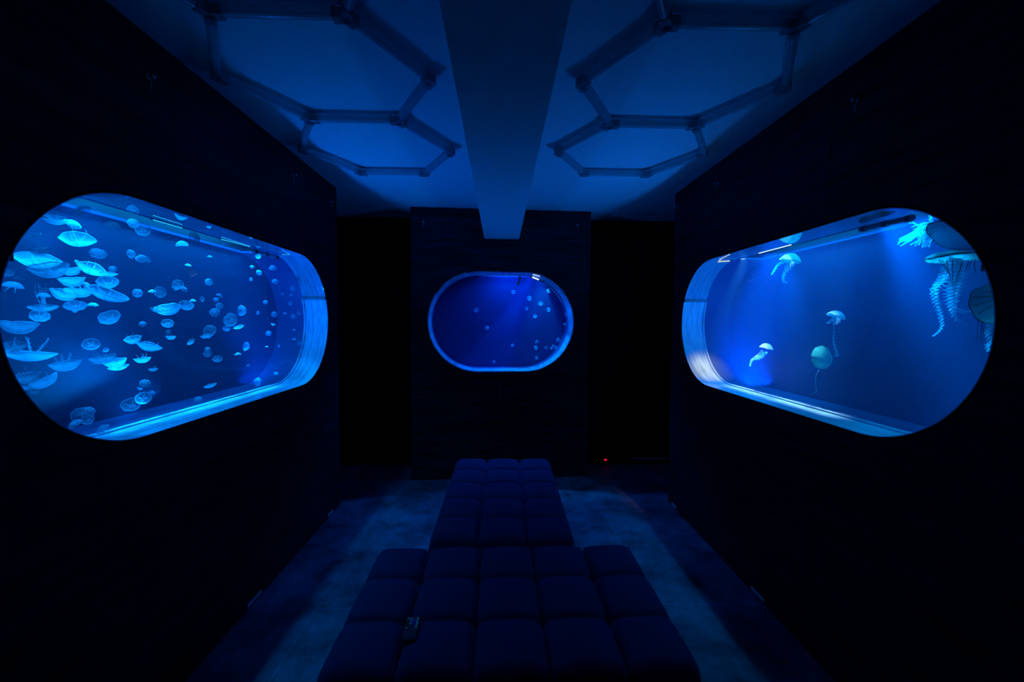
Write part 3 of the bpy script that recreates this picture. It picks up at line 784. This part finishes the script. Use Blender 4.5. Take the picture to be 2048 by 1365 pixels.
nettle(1912, 510, 84, 2, -2, .26, 'big sea nettle with a flat greenish bell and long frilly arms, right window edge',
    [([(1912,517),(1893,540),(1885,560),(1870,578),(1869,592),(1875,612),(1881,632),(1884,650),(1877,664),(1865,673)], 20, 3, 0.25, 0),
     ([(1915,517),(1908,540),(1903,562),(1899,585),(1900,606),(1906,618)], 22, 13, 0.26, 1),
     ([(1920,517),(1925,540),(1917,566),(1912,586),(1907,604),(1904,616),(1913,620),(1928,624),(1940,623),(1952,620)], 20, 3, 0.28, 2),
     ([(1915,517),(1914,545),(1906,575),(1903,605),(1907,628),(1915,640),(1931,648),(1952,655)], 16, 3, 0.23, 3),
     ([(1910,517),(1898,545),(1888,556),(1880,552)], 14, 9, 0.29, 4)],
    [([(1878,520),(1886,530),(1895,545)], 0.21), ([(1885,521),(1892,535),(1900,552)], 0.23), ([(1893,521),(1897,540),(1903,570)], 0.22), ([(1905,522),(1905,550),(1905,575)], 0.20),
     ([(1926,522),(1918,545),(1907,570)], 0.21), ([(1938,522),(1933,535),(1928,545)], 0.24), ([(1944,520),(1940,530),(1937,540)], 0.28), ([(1950,520),(1949,535),(1953,548)], 0.26)], h=.34, pw=4, dark=0)
nettle(1912, 464, 84, 42, 8, .13, 'sea nettle cut by the upper right window edge, with a glowing mass of frilly arms',
    fluff(),
    [], h=.55, mats=('frill', 'nettle_dark', 'frill'), dark=0)
nettle(2000, 606, 84, 62, 62, .12, 'striped green-brown sea nettle half hidden by the right window edge',
    [([(1974,640),(1980,655),(1976,668),(1982,685),(1975,692),(1977,704)], 13, 7, .11, 0)],
    [([(1955,622),(1956,650),(1952,690)], .2), ([(1962,628),(1964,655),(1962,662)], .22), ([(1975,640),(1967,660),(1966,682)], .18), ([(1968,636),(1963,660),(1962,690)], .16)], h=.75)
nettle(1582, 516, 37, 12, 8, .25, 'olive-brown sea nettle below the bright streak at the top',
    [([(1568,524),(1556,530),(1549,540),(1543,550)], 7, 3, .24, 0), ([(1578,526),(1572,540),(1567,552),(1568,564),(1575,565)], 9, 3, .26, 1), ([(1588,524),(1582,534),(1572,545)], 8, 4, .22, 2)],
    [], h=.8, dark=8, lobes=24)
nettle(1674, 629, 31, 22, 5, .25, 'plain blue sea nettle with frilly arms, above the disc-like one',
    [([(1668,638),(1660,644),(1654,648)], 8, 4, .24, 0), ([(1674,638),(1670,646),(1667,650)], 9, 4, .26, 1), ([(1680,638),(1675,645),(1672,649)], 8, 4, .22, 2), ([(1666,640),(1668,660),(1667,680),(1670,696),(1674,708),(1670,714)], 1.5, 7, .25, 3)],
    [], h=.7, mats=('frill', 'frill', 'frill'), dark=0, lobes=16)
nettle(1533, 693, 24, 10, 8, .22, 'small white and pink sea nettle with a bushy frilly tail',
    [([(1528,704),(1520,711),(1510,717),(1503,722),(1500,733)], 11, 3, .21, 0), ([(1530,705),(1522,714),(1512,719)], 10, 5, .23, 1), ([(1525,705),(1515,715),(1505,718)], 7, 2, .2, 2)],
    [], h=.8, mats=('white_jelly', 'pink', 'white_jelly'), dark=0, lobes=16)
nettle(1645, 716, 45, 90, 56, .22, 'greenish sea nettle seen face-on as a round disc, one thread hanging below',
    [], [([(1638,740),(1632,752),(1631,768),(1633,782),(1628,786),(1626,790)], .22)], h=.4, mats=('disc_nettle', 'disc_rim', 'frill'), dark=0, lobes=40)

# ------------------------------------------------------------------ pipes in the tanks
def pipe(T, a, b, w, r, label, head=True):
    root = empty('water_pipe', T.P(a[0], a[1], w)); bpy.context.view_layer.update(); inv = root.matrix_world.inverted()
    V, F = tubedata([T.P(a[0], a[1], w), T.P(b[0], b[1], w)], r, 14); mesh('tube', [inv @ v for v in V], F, M['plastic_grey'], root, True)
    for s in (.08, .5, .92):
        c = T.P(a[0] + (b[0]-a[0]) * s, a[1] + (b[1]-a[1]) * s, w); d = (T.P(b[0], b[1], w) - T.P(a[0], a[1], w)).normalized() * .012
        V, F = tubedata([c - d, c + d], r * 1.22, 14); mesh('collar', [inv @ v for v in V], F, M['plastic_black'], root, True)
    tag(root, label, 'pipe'); return root
pipe(TL, (2.58, .420), (2.86, .420), .155, .012, 'dark pipe lying along the top of the left aquarium near its far end')
pipe(TR, (1.60, .418), (1.84, .424), .15, .011, 'dark pipe along the top of the right aquarium near the window end')
# slotted spray bar on the upper right of the pier tank
r = (TC.v1 - TC.v0) / 2; cv = (TC.v0 + TC.v1) / 2; b0 = TC.u1 - r
root = empty('spray_bar', TC.P(b0, cv, .1)); bpy.context.view_layer.update(); inv = root.matrix_world.inverted()
pts = [TC.P(b0 + (r - .022) * math.cos(a), cv + (r - .022) * math.sin(a), .17) for a in [math.radians(70 - 3 * k) for k in range(15)]]
V, F = tubedata(pts, .012, 10); mesh('tube', [inv @ v for v in V], F, M['plastic_grey'], root, True)
for k in range(11):
    a = math.radians(66 - 3.7 * k); c = TC.P(b0 + (r - .022) * math.cos(a), cv + (r - .022) * math.sin(a), .17); t = (TC.P(b0 + (r - .022) * math.cos(a + .01), cv + (r - .022) * math.sin(a + .01), .17) - c).normalized() * .0045
    V, F = tubedata([c - t, c + t], .0155, 10); mesh('rib', [inv @ v for v in V], F, M['white'], root, True)
tag(root, 'ribbed spray bar curving along the upper right of the pier aquarium', 'pipe')
root = empty('hanging_pipe', TC.P(.18, .44, .14)); bpy.context.view_layer.update(); inv = root.matrix_world.inverted()
V, F = tubedata([TC.P(.20, .462, .14), TC.P(.20, .41, .14), TC.P(.185, .385, .14)], .011, 10); mesh('tube', [inv @ v for v in V], F, M['plastic_grey'], root, True)
V, F = tubedata([TC.P(.187, .388, .14), TC.P(.178, .372, .14)], .017, 10); mesh('nozzle', [inv @ v for v in V], F, M['plastic_grey'], root, True)
tag(root, 'short grey pipe hanging from the top of the pier aquarium', 'pipe')
# lit LED segments that show in the photo along the tops of the tanks
def led_strip(T, a, b, wd, r, m, label):
    P0, P1 = at(a[0], a[1], T, wd)[0], at(b[0], b[1], T, wd)[0]; mid = (P0 + P1) / 2
    root = empty('led_strip', mid); d = (P1 - P0).normalized()
    V, F = tubedata([P0 - mid, P1 - mid], r, 8); mesh('diffuser', V, F, M[m], root, True)
    for q in (P0, P1):
        V, F = tubedata([q - mid - d * .004, q - mid + d * .004], r * 1.5, 8); mesh('end_cap', V, F, M['plastic_grey'], root, True)
    tag(root, label, 'light strip', 'lit strips along the tank tops'); return root
led_strip(TL, (303, 439), (366, 457), .172, .0022, 'led_cyan', 'glowing blue-white strip at the top of the left tank, nearer one')
led_strip(TL, (440, 478), (501, 494), .172, .0022, 'led_cyan', 'glowing blue-white strip at the top of the left tank, middle one')
led_strip(TL, (562, 509.5), (592, 509.5), .08, .0018, 'led_cyan', 'short glowing strip in the top far corner of the left tank')
led_strip(TR, (1517, 507), (1585, 489), .172, .0026, 'led_white', 'whitish glowing strip at the top of the right tank')
led_strip(TR, (1420, 525), (1462, 522), .09, .0045, 'led_warm', 'thick cream strip in the top far corner of the right tank')
led_strip(TR, (1430, 517), (1460, 514), .08, .0022, 'led_warm', 'thin cream strip just above the thick one, top far corner of the right tank')
root = empty('underwater_lamp', TC.P(.375, .438, .17)); bpy.context.view_layer.update(); inv = root.matrix_world.inverted()
V, F = tubedata([TC.P(.33, .452, .17), TC.P(.42, .418, .17)], [.006, .005], 12); mesh('lens', [inv @ v for v in V], F, M['led_white'], root, True)
V, F = tubedata([TC.P(.31, .457, .175), TC.P(.335, .450, .175)], [.010, .010], 12); mesh('socket', [inv @ v for v in V], F, M['plastic_grey'], root, True)
tag(root, 'glaring white lamp at the upper right of the pier aquarium', 'lamp')
# drifting specks
rnd = random.Random(5)
for T, lab, n in ((TL, 'tiny pale specks drifting in the left aquarium', 150), (TR, 'tiny pale specks drifting in the right aquarium', 110)):
    parts = []
    for k in range(n):
        u, v, ww = rnd.uniform(T.u0 + .3, T.u1 - .3), rnd.uniform(T.v0 + .03, T.v1 - .03), rnd.uniform(.03, .36); s = rnd.choice((.0006, .0009, .0009, .0016))
        c = T.P(u, v, ww); parts.append(([c + Vector(q) * s for q in ((1,0,0),(-1,0,0),(0,1,0),(0,-1,0),(0,0,1),(0,0,-1))], [(0,2,4),(2,1,4),(1,3,4),(3,0,4),(2,0,5),(1,2,5),(3,1,5),(0,3,5)]))
    V, F = merge(parts); o = mesh('drifting_particles', V, F, M['white_jelly'], recalc=False); tag(o, lab, 'particles', kind='stuff')

# ------------------------------------------------------------------ hexagon tube lights on the ceiling
def hex_fixture(cx, ys, hw, label):
    """chain of hexagons along y sharing edges; ys = y of the shared cross edges (nearest first)"""
    z = ZC - .034
    root = empty('hexagon_tube_light', (cx, (ys[0] + ys[-1]) / 2, ZC)); inv = Matrix.Translation(-root.location)
    nodes, edges = [], []
    for y in ys: nodes += [(cx - hw / 2, y), (cx + hw / 2, y)]
    for i in range(len(ys)): edges.append((2*i, 2*i + 1))
    base = len(nodes)
    for i in range(len(ys) - 1):
        ym = (ys[i] + ys[i+1]) / 2; k = len(nodes); nodes += [(cx - hw, ym), (cx + hw, ym)]
        edges += [(2*i, k), (k, 2*i + 2), (2*i + 1, k + 1), (k + 1, 2*i + 3)]
    for (a, b) in edges:
        A, B = Vector((*nodes[a], z)), Vector((*nodes[b], z)); d = (B - A).normalized(); s = Vector((-d.y, d.x, 0)); A2, B2 = A + d * .03, B - d * .03
        # half-round milky tube with a flat clear base
        prof = [(-.018, .018), (-.019, .002)] + [(-.0175 * math.cos(t), -.002 - .015 * math.sin(t)) for t in [math.pi * q / 8 for q in range(9)]] + [(.019, .002), (.018, .018)]
        V = [A2 + s * x + Vector((0, 0, zz)) for x, zz in prof] + [B2 + s * x + Vector((0, 0, zz)) for x, zz in prof]; n = len(prof)
        F = [(i, (i + 1) % n, n + (i + 1) % n, n + i) for i in range(n)] + [tuple(range(n))[::-1], tuple(range(n, 2*n))]
        t = mesh('light_tube', [inv @ v for v in V], F, M['tube'], root)
    for i, (x, y) in enumerate(nodes):
        arms = [(Vector((*nodes[b if a == i else a], 0)) - Vector((x, y, 0))).normalized() for a, b in edges if i in (a, b)]
        parts = []
        for d in arms:
            s = Vector((-d.y, d.x, 0)); c = Vector((x, y, z)); vs = [c + d * p + s * q + Vector((0, 0, r_)) for p in (-.008, .045) for q in (-.019, .019) for r_ in (-.021, .016)]
            parts.append((vs, [(0,1,3,2),(4,6,7,5),(0,4,5,1),(2,3,7,6),(0,2,6,4),(1,5,7,3)]))
        parts.append(tubedata([(x, y, z - .0205), (x, y, z + .0155)], .024, 12))
        V, F = merge(parts); o = mesh('connector', [inv @ v for v in V], F, M['clear'], root); md = o.modifiers.new('bevel', 'BEVEL'); md.width = .003; md.segments = 2
    tag(root, label, 'ceiling light', 'hexagonal tube light chains on the ceiling'); return root
hex_fixture(-.765, [.72, 1.487, 2.234, 3.008], .457, 'chain of unlit hexagon tube lights on the ceiling left of the beam')
hex_fixture(.805, [.72, 1.483, 2.226, 2.955], .457, 'chain of unlit hexagon tube lights on the ceiling right of the beam')

# ------------------------------------------------------------------ ottomans
def ottoman(loc, rz, label, lx=1.31, ly=.80, h=.40):
    root = empty('tufted_ottoman', loc); root.rotation_euler = (0, 0, rz)
    nu, nv, cu, cv_ = 5, 3, 22, 22
    NU, NV = nu * cu, nv * cv_
    V, F = [], []; rad = .055
    def edge(t):            # rounded edge profile 0..1 of the half side
        return t
    def hgt(s, t):
        fu, fv = s * nu, t * nv; a = 2 * (fu - math.floor(min(fu, nu - 1e-6))) - 1; b = 2 * (fv - math.floor(min(fv, nv - 1e-6))) - 1
        if fu >= nu: a = 1
        if fv >= nv: b = 1
        g = ((1 - abs(a) ** 15) * (1 - abs(b) ** 15)) ** .6
        puff = .030 * g + .024 * (1 - a * a) * (1 - b * b)
        # buttons pull the inner corners down
        ku, kv = round(fu), round(fv); e = 0
        if 0 < ku < nu and 0 < kv < nv:
            r_ = math.hypot((fu - ku) * lx / nu, (fv - kv) * ly / nv); e = -.022 * math.exp(-(r_ / .035) ** 2)
        return puff + e
    for j in range(NV + 1):
        for i in range(NU + 1):
            s, t = i / NU, j / NV; x, y = (s - .5) * lx, (t - .5) * ly
            dx = max(0, abs(x) - (lx / 2 - rad)); dy = max(0, abs(y) - (ly / 2 - rad)); dd = min(rad, math.hypot(dx, dy))
            drop = rad - math.sqrt(max(0, rad * rad - dd * dd))
            k = 1
            if math.hypot(dx, dy) > rad: k = rad / math.hypot(dx, dy); 
            x2 = math.copysign(abs(x) - dx * (1 - k), x); y2 = math.copysign(abs(y) - dy * (1 - k), y)
            V.append((x2, y2, h - .03 - drop * .9 + hgt(s, t)))
    W = NU + 1
    for j in range(NV):
        for i in range(NU): F.append((j*W + i, j*W + i + 1, (j+1)*W + i + 1, (j+1)*W + i))
    ring = [(i, 0) for i in range(NU)] + [(NU, j) for j in range(NV)] + [(i, NV) for i in range(NU, 0, -1)] + [(0, j) for j in range(NV, 0, -1)]
    base = [j * W + i for i, j in ring]; n = len(ring); prev = base
    for zi, (zz, g) in enumerate(((h - .12, .012), (h - .20, .014), (.10, .006), (.055, 0))):
        cur = []
        for q in base:
            x, y, z = V[q]; l = math.hypot(x, y); cur.append(len(V)); V.append((x * (1 + g / l), y * (1 + g / l), zz))
        for i in range(n): F.append((prev[i], cur[i], cur[(i+1) % n], prev[(i+1) % n]))
        prev = cur
    F.append(tuple(prev))
    mesh('cushion', V, F, M['fabric'], root, True)
    for sx in (-1, 1):
        for sy in (-1, 1):
            V, F = tubedata([(sx * (lx/2 - .09), sy * (ly/2 - .09), 0), (sx * (lx/2 - .09), sy * (ly/2 - .09), .058)], [.018, .024], 12)
            mesh('foot', V, F, M['plastic_black'], root, True)
    tag(root, label, 'ottoman', 'tufted blue ottomans down the middle of the room'); return root
ottoman((.022, 2.80, 0), math.pi / 2 + math.radians(-.6), 'dark blue tufted ottoman set lengthwise, in front of the end pier')
ottoman((.040, 1.70, 0), math.radians(.6), 'dark blue tufted ottoman set crosswise in front, with the remote on it')

# ------------------------------------------------------------------ remote control
rc = empty('remote_control', (-.325, 1.49, .4145)); rc.rotation_euler = (math.radians(-1), 0, math.radians(2.2))
bw, bh = .054, .120
o = box('body', -bw/2, bw/2, -bh/2, bh/2, 0, .007, M['plastic_black'], rc, .002)
rows, cols = 11, 4
for rr in range(rows):
    for c in range(cols):
        x = (c - 1.5) * .0118; y = bh / 2 - .0095 - rr * .0098
        key = 'key_white'
        if rr == 0: key = ('key_white', 'key_white', 'key_grey', 'key_white')[c]
        elif c == 0: key = ('key_grey', 'key_red', 'key_red', 'key_red', 'key_green')[min(rr - 1, 4)] if rr < 6 else 'key_grey'
        elif c == 1: key = ('key_green', 'key_cyan', 'key_cyan', 'key_grey', 'key_grey')[min(rr - 1, 4)] if rr < 6 else 'key_grey'
        elif c == 2: key = ('key_blue', 'key_blue', 'key_violet', 'key_violet', 'key_grey')[min(rr - 1, 4)] if rr < 6 else 'key_grey'
        elif rr >= 6: key = 'key_grey'
        box('button', x - .0043, x + .0043, y - .003, y + .003, .006, .0088, M[key], rc, .0008)
tag(rc, 'thin remote control with rows of coloured buttons lying on the front ottoman', 'remote control')

# ------------------------------------------------------------------ small fittings
def wall_bolt(T, u, v, label):
    root = empty('wall_bolt', T.P(u, v, 0)); bpy.context.view_layer.update(); inv = root.matrix_world.inverted()
    def part(n, w0, w1, r0, r1, m):
        V, F = tubedata([T.P(u, v, w0), T.P(u, v, w1)], [r0 * .7, r1 * .7], 20); mesh(n, [inv @ p for p in V], F, m, root, True)
    part('washer', .0, -.004, .017, .016, M['metal']); part('shank', -.004, -.016, .008, .008, M['metal']); part('head', -.016, -.026, .013, .011, M['metal'])
    V, F = tubedata([T.P(u, v - .008, -.012), T.P(u, v - .03, -.010), T.P(u + .004, v - .05, -.006)], .0022, 8); mesh('hanging_tab', [inv @ p for p in V], F, M['metal'], root, True)
    tag(root, label, 'bolt', 'bolts along the tops of the wall panels'); return root
wall_bolt(TL, 1.663, .926, 'metal bolt high on the left wall, above the near half of the aquarium')
wall_bolt(TL, 2.763, .939, 'metal bolt high on the left wall, above the far half of the aquarium')
wall_bolt(TL, 3.35, .935, 'metal bolt high on the left wall, at its far corner')
wall_bolt(TR, 1.711, .923, 'metal bolt high on the right wall, above the near half of the aquarium')
wall_bolt(TR, 2.808, .944, 'metal bolt high on the right wall, above the far half of the aquarium')
wall_bolt(TR, 3.431, .961, 'metal bolt high on the right wall, at its far corner')
wall_bolt(TC, -.737, .940, 'metal bolt at the upper left of the end pier')
wall_bolt(TC, .751, .948, 'metal bolt at the upper right of the end pier')
def foot_clip(T, u, ln, label):
    V, F = obox(T, u - ln / 2, u + ln / 2, -H + .012, -H + .030, -.004, 0)
    o = mesh('wall_foot_clip', V, F, M['white']); md = o.modifiers.new('bevel', 'BEVEL'); md.width = .0015; md.segments = 2
    tag(o, label, 'clip', 'pale clips at the foot of the side walls'); return o
foot_clip(TL, 2.25, .13, 'pale strip clip at the foot of the left wall, nearer one')
foot_clip(TL, 3.27, .09, 'pale strip clip at the foot of the left wall, farther one')
foot_clip(TR, 2.24, .12, 'pale strip clip at the foot of the right wall, nearer one')
foot_clip(TR, 3.37, .09, 'pale strip clip at the foot of the right wall, farther one')
V, F = obox(TC, .001, .008, -.755, -.612, -.004, 0)
tag(mesh('door_pull', V, F, M['metal']), 'thin upright metal pull on the pier below its aquarium', 'handle')
# power strip with a red lamp and a pale rail on the back wall
root = empty('wall_socket', (1.175, YB - .02, H - 1.50))
box('socket_box', -.06, .06, -.012, .0199, -.04, .04, M['plastic_black'], root, .004)
V, F = tubedata([(-.018, -.012, .0), (-.018, -.017, .0)], .013, 16); o = mesh('indicator_lamp', V, F, M['red_lamp'], root, True); o.scale = (1.25, 1, .6)
o['label'] = 'glowing red indicator lamp'
tag(root, 'small black socket with a glowing red lamp, low on the back wall', 'socket')
tag(box('wall_rail', 1.44, 1.90, YB - .012, YB - .0005, H - 1.502, H - 1.492, M['white'], None, .002), 'thin pale rail low on the back wall, right alcove', 'rail')
root = empty('ceiling_downlight', (1.171, 4.27, ZC))
V, F = tubedata([(0, 0, 0), (0, 0, -.008)], [.055, .05], 28); mesh('trim_ring', V, F, M['white'], root, True)
V, F = tubedata([(0, 0, -.006), (0, 0, -.010)], [.036, .034], 24); mesh('lens', V, F, M['clear'], root, True)
tag(root, 'small round unlit downlight in the ceiling of the right alcove', 'downlight')
